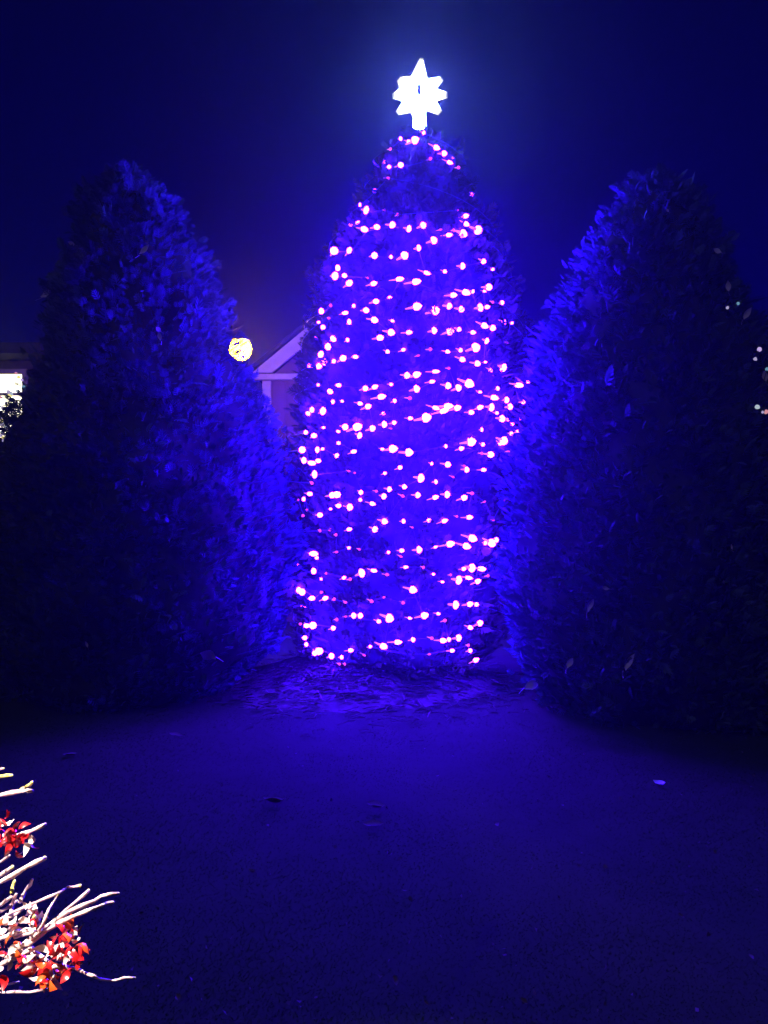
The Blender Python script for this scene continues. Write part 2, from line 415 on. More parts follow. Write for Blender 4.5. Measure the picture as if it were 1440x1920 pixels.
# ------------------------------------------------------------------ string lights
U = """500 42 L,465 12 S,605 42 R,677 67 R,452 112 S,413 125 S,490 150 L,560 137 M,647 125 M,740 147 M,820 127 L,880 212 L,965 182 M,1045 175 L,1060 75 L,1063 120 M,1130 155 L,1015 42 R,918 152 R,992 155 R,320 270 L,405 268 M,547 297 M,640 305 S,715 297 L,795 255 M,1160 330 M,1042 357 M,1212 375 S,340 367 M,325 412 L,378 410 M,405 452 M,510 422 R,542 455 M,687 430 L,780 445 L,840 395 M,942 387 S,1190 475 M,1165 498 S,1060 505 L,990 520 M,1100 500 S,555 555 M,632 535 S,785 585 L,888 607 L,967 583 M,1035 600 M,1142 590 L,1180 587 M,1265 562 S,1212 560 R,248 610 M,300 578 R,430 580 S,382 620 M,500 605 M,290 650 R,232 673 S,257 700 M,405 670 M,547 660 L,648 665 S,640 730 L,740 730 M,578 760 M,882 720 M,970 725 M,1022 713 M,1100 730 M,1165 692 M,1212 705 M,1275 672 L,1320 677 S,315 765 M,395 772 S,285 810 L,245 853 L,265 897 L,235 920 M,178 915 S,317 892 S,370 875 M,440 867 M,620 838 S,708 828 S,860 825 R,792 860 R,957 838 M,1030 830 S,1115 815 L,1178 778 M,1290 787 R,1040 882 M,1125 905 M,1170 897 S,1200 942 S,1272 930 L,730 972 M,783 968 L,890 950 M,965 932 R,870 1007 M,783 1048 L,960 1030 M,1018 1042 L,1078 1018 L,1140 1065 S,1240 1045 S,1360 1027 L,1410 1008 S,230 1025 S,345 1027 M,297 1062 M,495 1045 M,548 1037 M,640 1022 S,585 1092 L,660 1115 S,365 1117 S,313 1120 S,465 1130 M,510 1147 M,597 1185 S,745 1100 R,195 1165 L,172 1188 M,257 1172 L,1220 1097 L,1290 1110 M,1383 1122 M,1310 1148 M,890 1155 M,960 1145 L,935 1172 L,1012 1155 M,1090 1180 L,1140 1152 M,1205 1152 L,1235 1183 S,1265 1215 L,1297 1222 S,1320 1245 S,837 1210 L,748 1213 S,602 1247 M,657 1238 S,640 1270 R,260 1265 S,382 1262 L,450 1262 L,535 1270 M,343 1287 S,160 1292 M,207 1310 M,463 1310 M,345 1352 S,1350 1287 S,1317 1300 S,1150 1277 S,1090 1345 L,1275 1340 L,1255 1350 M,1157 1360 S,1035 1383 M,948 1370 S,140 1390 L,225 1390 M,255 1385 S,430 1400 M,335 1420 S,650 1385 L,740 1405 L,592 1387 S,1200 1417 M,1150 1410 R,1300 1400 R"""
Lo = """150 70 L,195 85 L,230 72 M,333 45 S,210 148 L,195 197 R,183 258 M,148 287 S,118 292 R,167 348 R,145 380 R,240 377 M,208 372 R,310 265 L,335 262 L,345 325 M,300 343 S,408 333 M,403 130 R,435 140 R,605 142 S,690 110 S,470 250 M,467 292 S,535 313 M,630 232 M,600 272 M,557 243 R,715 218 M,705 270 R,808 170 L,892 190 S,868 88 S,958 93 L,1065 122 M,1050 100 R,1160 123 M,988 163 R,790 265 L,888 278 M,955 262 M,1050 280 M,1095 255 R,1165 302 R,1215 405 R,1275 293 R,603 413 M,710 412 S,852 408 S,940 410 M,1080 390 M,1010 385 R,760 447 R,550 458 M,405 457 M,297 460 R,240 465 R,330 488 R,972 540 L,1097 508 L,1063 552 L,890 557 S,1205 535 L,1232 517 M,1170 535 S,797 572 M,700 577 M,625 587 S,695 610 R,462 570 R,403 562 S,205 595 L,222 618 S,333 585 R,205 692 M,247 737 S,275 705 R,375 730 S,410 738 R,475 703 L,543 690 M,617 712 R,722 670 S,822 672 R,878 710 S,928 753 S,1020 743 L,1075 730 M,1127 750 M,1095 675 L,1150 680 L,1048 680 S,975 713 R,1185 718 R,762 797 L,140 810 L,120 800 M,195 845 M,270 845 M,320 850 R,248 812 R,1003 882 L,1083 878 M,1120 880 S,600 840 R,530 862 R,707 870 R,383 868 R,430 943 M,467 943 M,385 948 R,630 957 L,570 975 S,745 957 S,827 942 L,905 932 S,942 970 R,1140 985 M,1085 1010 M,200 998 L,165 1000 M,130 990 R,315 1013 M,335 965 R,155 1068 M,163 1105 S,235 1143 L,210 1155 M,305 1170 L,413 1138 M,362 1177 S,488 1165 R,523 1117 S,597 1115 L,677 1092 L,763 1078 M,932 1083 M,965 1077 S,1020 1068 M,868 1070 R,983 1140 M,855 1160 R,1075 1110 R,1085 1140 S,1117 1193 M,350 1215 R,380 1215 R"""
T = """545 898 M,467 910 S,475 790 R,640 730 L,600 740 M,785 780 M,838 820 M,745 855 R,875 880 M,935 915 R,460 987 R,700 680 S,545 720 S"""
def parse(s, x0, y0, k):
    out = []
    for e in s.split(','):
        a_, b_, c_ = e.split(); out.append((x0 + float(a_) / k, y0 + float(b_) / k, c_))
    return out
spots = parse(T, 600, 60, 3.6) + parse(U, 520, 380, 3.0) + parse(Lo, 520, 840, 3.0)

# bulb meshes: pointed faceted bulb, along +Z; socket along -Z
bb = lathe_bm([(0.0, 0.027), (0.013, 0.017), (0.021, 0.002), (0.017, -0.014), (0.0, -0.02)], 7)
bulb_me = bpy.data.meshes.new('bulb'); bmesh.ops.recalc_face_normals(bb, faces=bb.faces); bb.to_mesh(bulb_me); bb.free(); bulb_me.materials.append(M_bulb)
dim_me = bulb_me.copy(); dim_me.materials.clear(); dim_me.materials.append(M_dim)
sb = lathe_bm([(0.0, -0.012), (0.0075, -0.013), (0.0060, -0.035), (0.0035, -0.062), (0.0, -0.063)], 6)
sock_me = bpy.data.meshes.new('socket'); bmesh.ops.recalc_face_normals(sb, faces=sb.faces); sb.to_mesh(sock_me); sb.free(); sock_me.materials.append(M_socket_streak)

def polar(p):
    return math.atan2(p.y - TY, p.x - float(tcx(p.z))), p.z

def string_set(label, pts, ztop, zbot, nback):
    t = thing('string_lights', label, 'string lights', (0, 0, 0), 'strings of lights wound round the tree')
    lit = []
    for p, sz in pts:
        an, z = polar(p)
        side = Vector((-math.sin(an), math.cos(an), 0))       # along the wire
        if side.x < 0: side = -side                            # bulbs hang out of sockets that run along the wire
        out = Vector((math.cos(an), math.sin(an), 0))
        d = (side * 1.0 + out * random.uniform(0.0, 0.5) + Vector((0, 0, random.uniform(-0.45, 0.4)))).normalized()
        k = {'L': 1.36, 'M': 1.04, 'S': 0.68, 'R': 0.6}[sz]; k = [k * random.uniform(0.6, 1.28) for _ in range(3)]
        b = share('bulb', dim_me if sz == 'R' else bulb_me, t, p, d.to_track_quat('Z', 'Y'), k)
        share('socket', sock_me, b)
        lit.append((an, z))
    for k in range(nback):                                     # the far side of the tree
        an = (random.uniform(0.38, 1.1) if k % 3 == 0 else PI - random.uniform(0.38, 1.1) if k % 3 == 1 else random.uniform(0.9, PI - 0.9)); z = zbot + (ztop - zbot) * ((k * 0.618) % 1.0)
        r = float(trad(z)) + 0.08
        p = Vector((float(tcx(z)) + r * math.cos(an), TY + r * math.sin(an), z))
        d = Vector((-math.sin(an), math.cos(an), 0.1)).normalized()
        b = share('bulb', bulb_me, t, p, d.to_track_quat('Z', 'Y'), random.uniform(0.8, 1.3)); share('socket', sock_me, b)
        lit.append((an, z))
    # the wire: winds round the crown through the bulbs, row by row
    nrow = max(2, int((ztop - zbot) / 0.24)); rows_ = [[] for _ in range(nrow)]
    for an, z in lit:
        rows_[min(nrow - 1, max(0, int((ztop - z) / (ztop - zbot) * nrow)))].append((an % (2 * PI), z))
    path = []; base = 0
    for rw in rows_:
        rw.sort()
        for an, z in rw:
            path.append((base + an, z))
        base += 2 * PI
    fine = []
    for (a0, z0), (a1, z1) in zip(path, path[1:]):
        n_ = max(1, int((a1 - a0) / 0.16))
        for m in range(n_):
            s = m / n_; fine.append((a0 + (a1 - a0) * s, z0 + (z1 - z0) * s - 0.02 * math.sin(PI * s) * min(1, n_ / 3)))
    wp = []
    for an, z in fine:
        r = float(trad(z)) + 0.03
        wp.append(Vector((float(tcx(z)) + r * math.cos(an), TY + r * math.sin(an), z)))
    vs, fs = tube(wp, [0.0035] * len(wp), 4)
    obj_py('wire', vs, fs, M_wire, t)
    return t

placed = [(on_tree(px, py, tcx, trad, TY, {'L': 0.075, 'M': 0.065, 'S': 0.045, 'R': 0.035}[sz]), sz, py) for px, py, sz in spots]
zmid = CAMZ + (960 - 730) / F * TY
string_set('string of glowing bulbs round the upper half of the tree, below the star',
           [(p, s) for p, s, _ in placed if p.z >= zmid], 4.85, zmid, 105)
string_set('string of glowing bulbs round the lower half of the tree, above the mulch',
           [(p, s) for p, s, _ in placed if p.z < zmid], zmid, 0.2, 105)

# ------------------------------------------------------------------ star
sc_ = world(786, 178, TY)
star = thing('star_topper', 'glowing white eight pointed star on the tip of the lit tree', 'star', sc_)
PXM = TY / F
tips = [((790, 112)), ((827, 148)), ((837, 178)), ((824, 210)), ((786, 232)), ((746, 211)), ((738, 180)), ((749, 149))]
tip_xy = [((x - 786) * PXM * 0.94, (178 - y) * PXM * 0.95) for x, y in tips]
bm = bmesh.new(); ring = []
for k in range(8):
    x, z = tip_xy[k]; x2, z2 = tip_xy[(k + 1) % 8]
    nrm = Vector((x, z)).normalized(); pr = Vector((-nrm.y, nrm.x)) * (0.022 if k == 0 else 0.052 if k == 4 else random.uniform(0.030, 0.044))
    # blunt tip: two verts, then the notch between this ray and the next
    for s in (1, -1):
        ring.append((x + pr.x * s * 0.5, z + pr.y * s * 0.5, 0.012))
    a1, a2 = math.atan2(z, x), math.atan2(z2, x2)
    while a2 > a1: a2 -= 2 * PI
    am = (a1 + a2) / 2
    rn = random.uniform(0.142, 0.172); ring.append((rn * math.cos(am), rn * math.sin(am), 0.03))
fr = [bm.verts.new((x, -t, z)) for x, z, t in ring]; bk = [bm.verts.new((x, t, z)) for x, z, t in ring]
rin = [bm.verts.new((0.035 * math.cos(-2 * PI * k / 24 + PI / 2), -0.075, 0.06 * math.sin(-2 * PI * k / 24 + PI / 2))) for k in range(24)]
cb = bm.verts.new((0, 0.075, 0)); n = len(ring)
for k in range(n):
    m = (k + 1) % n
    bm.faces.new((fr[k], fr[m], rin[m], rin[k])); bm.faces.new((bk[m], bk[k], cb)); bm.faces.new((fr[m], fr[k], bk[k], bk[m]))
bm.faces.new(rin)
obj_bm('star_body', bm, M_star, star)
M_fringe = emit_mat('star_fringe_glow', (0.95, 0.80, 0.38))
fp = [Vector((x * 1.085, 0, z * 1.085)) for x, z, t in ring]; fp.append(fp[0])
vs, fs = tube(fp, [0.0065] * len(fp), 5, False); obj_py('frame', vs, fs, M_fringe, star, True)  # glowing tube added to imitate a yellowish fringe round the star
bm = bmesh.new(); box(bm, (-0.020, -0.095, -0.045), (0.010, -0.070, 0.045), 0.002)
obj_bm('hub', bm, M_hub, star)
bm = lathe_bm([(0, 0.02), (0.052, 0.01), (0.058, -0.07), (0.062, -0.12), (0.0, -0.13)], 10)
so = obj_bm('stem', bm, M_star, star); so.location = (0.004, 0, -0.165)

# ------------------------------------------------------------------ gabled building behind
HY = 10.5
def hx(px): return (px - 720) / F * HY
def hz(py): return CAMZ - (py - 960) / F * HY
x0, x1 = hx(484), hx(916); zt = hz(703); xa = (x0 + x1) / 2; za = zt + (xa - x0) * 0.84
house = thing('gabled_garage', 'small pale gabled building half hidden between the left and lit trees', 'building', (xa, HY, 0))
def hl(x, y, z): return (x - xa, y - HY, z)
bm = bmesh.new()
box(bm, hl(x0 + 0.08, HY, 0), hl(x1 - 0.08, HY + 4, zt - 0.0))
obj_bm('wall', bm, M_siding, house)
nb = 15                                                   # vertical siding boards, proud of the wall
for k in range(nb):
    a_, b_ = x0 + 0.20 + (x1 - x0 - 0.4) * k / nb, x0 + 0.20 + (x1 - x0 - 0.4) * (k + 1) / nb
    bm = bmesh.new(); box(bm, hl(a_ + 0.004, HY - 0.022, 0.1), hl(b_ - 0.004, HY - 0.003, zt - 0.085)); obj_bm('board', bm, M_siding, house)
for a_ in (x0 + 0.06, x1 - 0.18):
    bm = bmesh.new(); box(bm, hl(a_, HY - 0.045, 0), hl(a_ + 0.12, HY - 0.002, zt - 0.085), 0.006); obj_bm('corner_board', bm, M_trim, house)
bm = bmesh.new(); box(bm, hl(x0 - 0.06, HY - 0.11, zt - 0.08), hl(x1 + 0.06, HY - 0.003, zt), 0.008); obj_bm('frieze_board', bm, M_trim, house)
# recessed gable panel
bm = bmesh.new()
p_ = [(x0 + 0.2, zt + 0.003), (x1 - 0.2, zt + 0.003), (xa, za - 0.16)]
f_ = [bm.verts.new(hl(x, HY + 0.03, z)) for x, z in p_]; b_ = [bm.verts.new(hl(x, HY + 4, z)) for x, z in p_]
bm.faces.new(f_); bm.faces.new(b_[::-1])
for k in range(3): bm.faces.new((f_[k], b_[k], b_[(k + 1) % 3], f_[(k + 1) % 3]))
obj_bm('gable_panel', bm, M_siding, house)
for sgn, xe in ((1, x0), (-1, x1)):
    bm = bmesh.new()                                       # rake board, follows the roof edge
    dirv = Vector((xa - xe, 0, za - zt)).normalized(); up = Vector((-dirv.z * sgn, 0, dirv.x * sgn))
    A = Vector((xe - sgn * 0.05, HY - 0.16, zt + 0.006)); B = Vector((xa - 0.002 * sgn, HY - 0.16, za + 0.03))
    dn = -up * 0.20
    fr = [A, B, B + Vector((0, 0, -0.24)), A + dn * 0.0 + Vector((sgn * 0.26, 0, 0))]
    v1 = [bm.verts.new(hl(*p)) for p in fr]; v2 = [bm.verts.new(hl(p.x, p.y + 0.05, p.z)) for p in fr]
    bm.faces.new(v1); bm.faces.new(v2[::-1])
    for k in range(4): bm.faces.new((v1[k], v2[k], v2[(k + 1) % 4], v1[(k + 1) % 4]))
    obj_bm('rake_board', bm, M_trim, house)
    bm = bmesh.new()                                       # roof slope
    A2 = A + Vector((-sgn * 0.03, -0.02, 0.012)); B2 = B + Vector((0, -0.02, 0.012))
    fr = [A2, B2, B2 + Vector((0, 0, 0.05)), A2 + Vector((-sgn * 0.02, 0, 0.05))]
    v1 = [bm.verts.new(hl(*p)) for p in fr]; v2 = [bm.verts.new(hl(p.x, p.y + 4.4, p.z)) for p in fr]
    bm.faces.new(v1); bm.faces.new(v2[::-1])
    for k in range(4): bm.faces.new((v1[k], v2[k], v2[(k + 1) % 4], v1[(k + 1) % 4]))
    obj_bm('roof', bm, M_shingle, house)

# ------------------------------------------------------------------ house with lit window, left edge
NY = 11.0
def nx(px): return (px - 720) / F * NY
def nz(py): return CAMZ - (py - 960) / F * NY
nh = thing('neighbour_house', 'dark house at the left edge with a brightly lit window', 'house', (nx(-200), NY, 0))
ox = nx(-200)
wx0, wx1, wz0, wz1 = nx(-130), nx(52), nz(830), nz(692)
def nl(x, y, z): return (x - ox, y - NY, z)
bm = bmesh.new()                                            # wall built round the opening
X0, X1, ZT = nx(-620), nx(92), nz(676)
for lo, hi in (((X0, NY, 0), (wx0, NY + 0.25, ZT)), ((wx1, NY, 0), (X1, NY + 0.25, ZT)), ((wx0, NY, 0), (wx1, NY + 0.25, wz0)), ((wx0, NY, wz1), (wx1, NY + 0.25, ZT))):
    box(bm, nl(*lo), nl(*hi))
obj_bm('wall', bm, M_darkwall, nh)
bm = bmesh.new(); box(bm, nl(X0 - 0.3, NY - 0.5, ZT + 0.003), nl(X1 + 0.1, NY + 4, ZT + 0.15)); obj_bm('roof', bm, M_shingle, nh)
bm = bmesh.new()
t_ = 0.07
for lo, hi in (((wx0, NY - 0.03, wz1 - t_), (wx1, NY + 0.1, wz1 - 0.002)), ((wx0, NY - 0.03, wz0 + 0.002), (wx1, NY + 0.1, wz0 + t_)),
               ((wx0 + .002, NY - 0.03, wz0 + t_), (wx0 + t_, NY + 0.1, wz1 - t_)), ((wx1 - t_, NY - 0.03, wz0 + t_), (wx1 - .002, NY + 0.1, wz1 - t_))):
    box(bm, nl(*lo), nl(*hi))
wf = obj_bm('window', bm, M_trim, nh)
bm = bmesh.new(); box(bm, nl(wx0 + t_, NY + 0.045, wz0 + t_), nl(wx1 - t_, NY + 0.06, wz1 - t_)); obj_bm('pane', bm, M_pane, wf)
bm = bmesh.new()
for zz in (0.33, 0.66):
    z_ = wz0 + (wz1 - wz0) * zz; box(bm, nl(wx0 + t_, NY + 0.0, z_ - 0.02), nl(wx1 - t_, NY + 0.04, z_ + 0.02))
obj_bm('glazing_bar', bm, M_trim, wf)

# ------------------------------------------------------------------ yard lamps
def post_lamp(px, py, Y, r, label, emat):
    p = world(px, py, Y)
    t = thing('post_lamp', label, 'lamp post', (p.x, p.y, 0), 'lamp posts behind the dark evergreens')
    h = p.z
    obj_bm('post', lathe_bm([(0, 0), (0.09, 0.0), (0.08, 0.12), (0.045, 0.18), (0.035, h - 0.22), (0.06, h - r - 0.06), (0.0, h - r - 0.055)], 10), M_metal, t)
    obj_bm('globe', lathe_bm([(r * math.sin(PI * k / 8) if 0 < k < 8 else 0, h - r * math.cos(PI * k / 8)) for k in range(9)], 14), emat, t, True)
    obj_bm('lamp_cap', lathe_bm([(0, h + r + 0.08), (0.03, h + r + 0.06), (r * 0.9, h + r * 0.72 + 0.012), (r * 0.8, h + r * 0.72), (0, h + r + 0.02)], 12), M_metal, t)
    return t
post_lamp(451, 655, 8.0, 0.115, 'lamp post with a glowing yellow globe between the left evergreen and the building', M_lamp)

# ------------------------------------------------------------------ pale dead leaves
def leaf_mesh(name, mat, curl=0.35, wdt=0.36):
    prof = [(0.0, 0.02), (0.15, 0.16), (0.35, 0.9 * wdt), (0.55, wdt), (0.75, 0.7 * wdt), (0.9, 0.3 * wdt), (1.0, 0.0)]
    vs = []; fs = []
    for y, x in prof:
        zc = curl * (y - 0.4) ** 2
        vs += [(-x, y, zc + 0.5 * x * x * 2), (0, y, zc), (x, y, zc + 0.4 * x)]
    for k in range(len(prof) - 1):
        b = 3 * k; fs += [(b, b + 1, b + 4, b + 3), (b + 1, b + 2, b + 5, b + 4)]
    me = bpy.data.meshes.new(name); me.from_pydata(vs, [], fs); me.update(); me.materials.append(mat)
    for p in me.polygons: p.use_smooth = True
    return me
dead_me = leaf_mesh('dead_leaf', M_dead, 0.8, 0.38); brown_me = leaf_mesh('brown_leaf', M_brownleaf, 0.6, 0.42)
stalk_vs, stalk_fs = tube([(0, 0.02, 0), (0.02, -0.2, 0.03), (0.08, -0.45, 0.12)], [0.018, 0.015, 0.02], 5)
stalk_me = bpy.data.meshes.new('stalk'); stalk_me.from_pydata([tuple(v) for v in stalk_vs], [], stalk_fs); stalk_me.update(); stalk_me.materials.append(M_dead)

def dead_leaf(p, size, label, ang, group, me=dead_me, tilt=0.3, stalk=True, flat=False):
    if flat:
        e = Matrix.Rotation(ang, 3, 'Z') @ Matrix.Rotation(tilt * random.uniform(-1, 1), 3, 'X') @ Matrix.Rotation(tilt * random.uniform(-1, 1), 3, 'Y')
    else:   # face roughly to the viewer's side, turned by ang in the upright plane
        e = Matrix.Rotation(random.uniform(-.4, .4), 3, 'Z') @ Matrix.Rotation(R(90) + random.uniform(-tilt, tilt), 3, 'X') @ Matrix.Rotation(ang, 3, 'Z')
    o = share('dead_leaf', me, None, p, e.to_quaternion(), (size * random.uniform(0.45, 0.9), size, size * random.uniform(0.8, 2.0)))
    tag(o, label, 'leaf', group)
    if stalk: share('stalk', stalk_me, o)
    return o
GL = 'pale dead leaves caught in the dark evergreens'
for px, py, s, an, lab in (
        (165, 1214, .050, .3, 'small pale leaf low on the front of the left evergreen'),
        (62, 556, .12, -1.2, 'pale leaf sticking out high on the left side of the left evergreen'),
        (142, 460, .06, 1.1, 'faint small leaf near the top left of the left evergreen'),
        (303, 640, .07, .1, 'narrow pale leaf halfway up the left evergreen where its blue flank begins'),
        (262, 478, .10, -.8, 'curled pale leaf in the upper part of the left evergreen'),
        (405, 1232, .13, 1.0, 'broad pale leaf at the lower right of the left evergreen'),
        (302, 622, .05, .9, 'tiny pale leaf just above the narrow one on the left evergreen')):
    dead_leaf(on_tree(px, py, lcx, lrad, LY, 0.07), s, lab, an, GL)
for px, py, s, an, lab in (
        (950, 1290, .13, -1.0, 'whitish leaf with a long stalk at the lower left foot of the right evergreen'),
        (1101, 1145, .10, -.2, 'upright leaf, upper one of those low on the right evergreen'),
        (1140, 1105, .07, 1.4, 'leaf lying level above the upright one on the right evergreen'),
        (1168, 1258, .12, -.6, 'largest pale leaf, low in the middle of the right evergreen'),
        (1062, 1252, .08, -.4, 'small slanted leaf left of the largest one on the right evergreen'),
        (1372, 1031, .035, .2, 'tiny white leaf alone on the right side of the right evergreen'),
        (1357, 1094, .030, .6, 'tiny dim leaf under the white one on the right evergreen'),
        (1254, 398, .03, .6, 'tiny speck of a leaf near the top of the right evergreen'),
        (1392, 600, .085, -.5, 'curled pale leaf standing in for a lit foliage tip on the upper right edge of the right evergreen among small lights'),  # from here down, pale leaf colour stands in for light on foliage tips
        (1352, 474, .06, 1.2, 'highest pale leaf standing in for a lit foliage tip on the right edge of the right evergreen'),
        (1366, 548, .07, .1, 'upright pale leaf standing in for a lit foliage tip between the highest and the curled one on the right edge'),
        (1436, 716, .07, .2, 'pale leaf standing in for a lit foliage tip, lowest on the right edge of the right evergreen')):
    dead_leaf(on_tree(px, py, rcx, rrad, RY, 0.07), s, lab, an, GL)

# far small lights glinting through the outer foliage
def glints(label, spots_, place):
    t = thing('string_lights', label, 'string lights', (0, 0, 0), 'small strings of lights at the frame edges')
    path = []
    for px, py, r, col in spots_:
        p = place(px, py); path.append(p)
        m = bpy.data.materials.get('glint_%s' % col) or emit_mat('glint_%s' % col, {'white': (.36, .32, .52), 'lilac': (.52, .38, .75), 'teal': (.12, .26, .36), 'yellow': (.9, .8, .25), 'pink': (.6, .26, .30), 'mint': (.40, .48, .55)}[col])
        me = bulb_me.copy(); me.materials.clear(); me.materials.append(m)
        share('bulb', me, t, p, Vector((random.uniform(-1, 1), random.uniform(-1, 0), random.uniform(-1, 1))).to_track_quat('Z', 'Y'), r * 0.8 / 0.021)
    path.sort(key=lambda q: -q.z)
    vs, fs = tube(path, [0.003] * len(path), 4); obj_py('wire', vs, fs, M_wire, t)
glints('sparse string of tiny lights down the outer right edge of the right evergreen',
       ((1364, 577, .013, 'white'), (1384, 569, .014, 'teal'), (1424, 655, .019, 'lilac'), (1416, 673, .015, 'white'), (1420, 763, .019, 'mint'), (1437, 772, .018, 'pink'), (1430, 773, .011, 'white'), (1438, 692, .015, 'teal')),
       lambda px, py: on_tree(px, py, rcx, rrad, RY, 0.09))
random.seed(5)
_c = ['white', 'mint', 'yellow', 'pink', 'teal', 'lilac', 'white', 'yellow', 'mint']
glints('tangle of small coloured lights at the left edge below the lit window',
       [(35, 707, .02, 'yellow'), (41, 712, .02, 'lilac'), (45, 727, .03, 'teal'), (33, 733, .022, 'mint'), (30, 700, .018, 'pink'), (11, 804, .02, 'pink'), (23, 806, .018, 'lilac')]
       + [(random.uniform(0, 26) * (1 - k / 60), 735 + k * 3.4, random.uniform(.012, .028), _c[k % 9]) for k in range(28)],
       lambda px, py: world(px, py, 7.2 + random.uniform(0, .15)))

GG = 'fallen leaves on the lawn'
for px, py, s, an, lab, me in (
        (1250, 1472, .075, .6, 'brightest fallen leaf on the lawn, right side', dead_me),
        (147, 1414, .10, 1.5, 'flat fallen leaf on the lawn above the twiggy shrub', brown_me),
        (343, 1381, .10, 1.3, 'fallen leaf near the lawn edge in front of the left evergreen', brown_me),
        (720, 1546, .10, 1.5, 'fallen leaf mid lawn, lower of a close pair', brown_me),
        (722, 1514, .09, 1.6, 'fallen leaf mid lawn, upper of a close pair', brown_me),
        (536, 1503, .12, 1.4, 'broad brown leaf left of the pair mid lawn', brown_me),
        (480, 1636, .035, 1.2, 'small leaf on the dark lawn left of the centre', brown_me),
        (935, 1549, .035, .2, 'tiny leaf on the lawn below the right evergreen leaf with a stalk', brown_me),
        (1228, 1659, .022, .6, 'tiny pale leaf on the dark lawn at the right', brown_me),
        (1283, 1722, .025, .9, 'small dim leaf on the lawn at the right, below the tiny one', brown_me),
        (337, 1877, .03, .5, 'small leaf at the bottom of the lawn beside the shrub', brown_me),
        (743, 1850, .035, .3, 'brown leaf at the bottom of the lawn near the middle', brown_me),
        (805, 1886, .02, 1.0, 'small leaf at the bottom of the lawn just right of the brown one', brown_me),
        (990, 1884, .025, .8, 'pale leaf at the bottom of the lawn right of the middle', brown_me),
        (1414, 1800, .03, .1, 'leaf at the right edge of the lawn near the bottom', brown_me)):
    p = on_ground(px, py, 0.03); dead_leaf(p, s, lab, an, GG, me, 0.35, False, True)
# scattered litter nobody could count
nl_ = 260
ly = 2.0 + 3.6 * rng.random(nl_) ** 1.5; lx = (rng.random(nl_) * 2 - 1) * (0.5 * ly + 0.2)
an = rng.random(nl_) * 2 * PI; L = 0.004 + 0.008 * rng.random(nl_)
P = np.empty((nl_, 4, 3)); lz = lawn_z(lx, ly) + 0.022 + 0.012 * rng.random(nl_)
for m, (u_, w_) in enumerate(((-1, 0), (0, -.5), (1, 0), (0, .5))):
    P[:, m] = np.stack([lx + L * (u_ * np.cos(an) - w_ * np.sin(an)), ly + L * (u_ * np.sin(an) + w_ * np.cos(an)), lz + rng.normal(0, .005, nl_)], -1)
lit_ = mesh_np('leaf_litter', P.reshape(-1, 3), (np.arange(nl_) * 4)[:, None] + np.array([0, 1, 2, 3]), M_brownleaf)
lit_['kind'] = 'stuff'; lit_['label'] = 'small scraps of dead leaf scattered through the grass'

# ------------------------------------------------------------------ twiggy shrub in the foreground
SX, SY = -0.86, 0.98
bush = thing('twiggy_shrub', 'bare pale twigs with red leaf clusters in the near left corner', 'shrub', (SX, SY, 0))
def bl(p): return Vector(p) - Vector((SX, SY, 0))
stems = []
for tx, ty_, tz in ((-0.62, 0.92, 1.20), (-0.60, 0.86, 1.06), (-0.58, 0.94, 0.98), (-0.95, 0.9, 1.25), (-0.85, 1.2, 1.2), (-1.15, 1.0, 1.15), (-0.62, 0.82, 0.90)):
    b = Vector((SX + random.uniform(-.06, .06), SY + random.uniform(-.06, .06), -0.03)); e = Vector((tx, ty_, tz))
    mid = (b + e) / 2 + Vector((random.uniform(-.12, .02), random.uniform(-.05, .05), .08))
    pts = [b * (1 - s) ** 2 + mid * 2 * s * (1 - s) + e * s * s for s in np.linspace(0, 1, 9)]
    vs, fs = tube([bl(p) for p in pts], [0.011 - 0.007 * k / 8 for k in range(9)], 7)
    obj_py('branch', vs, fs, M_twig, bush, True); stems.append(e)

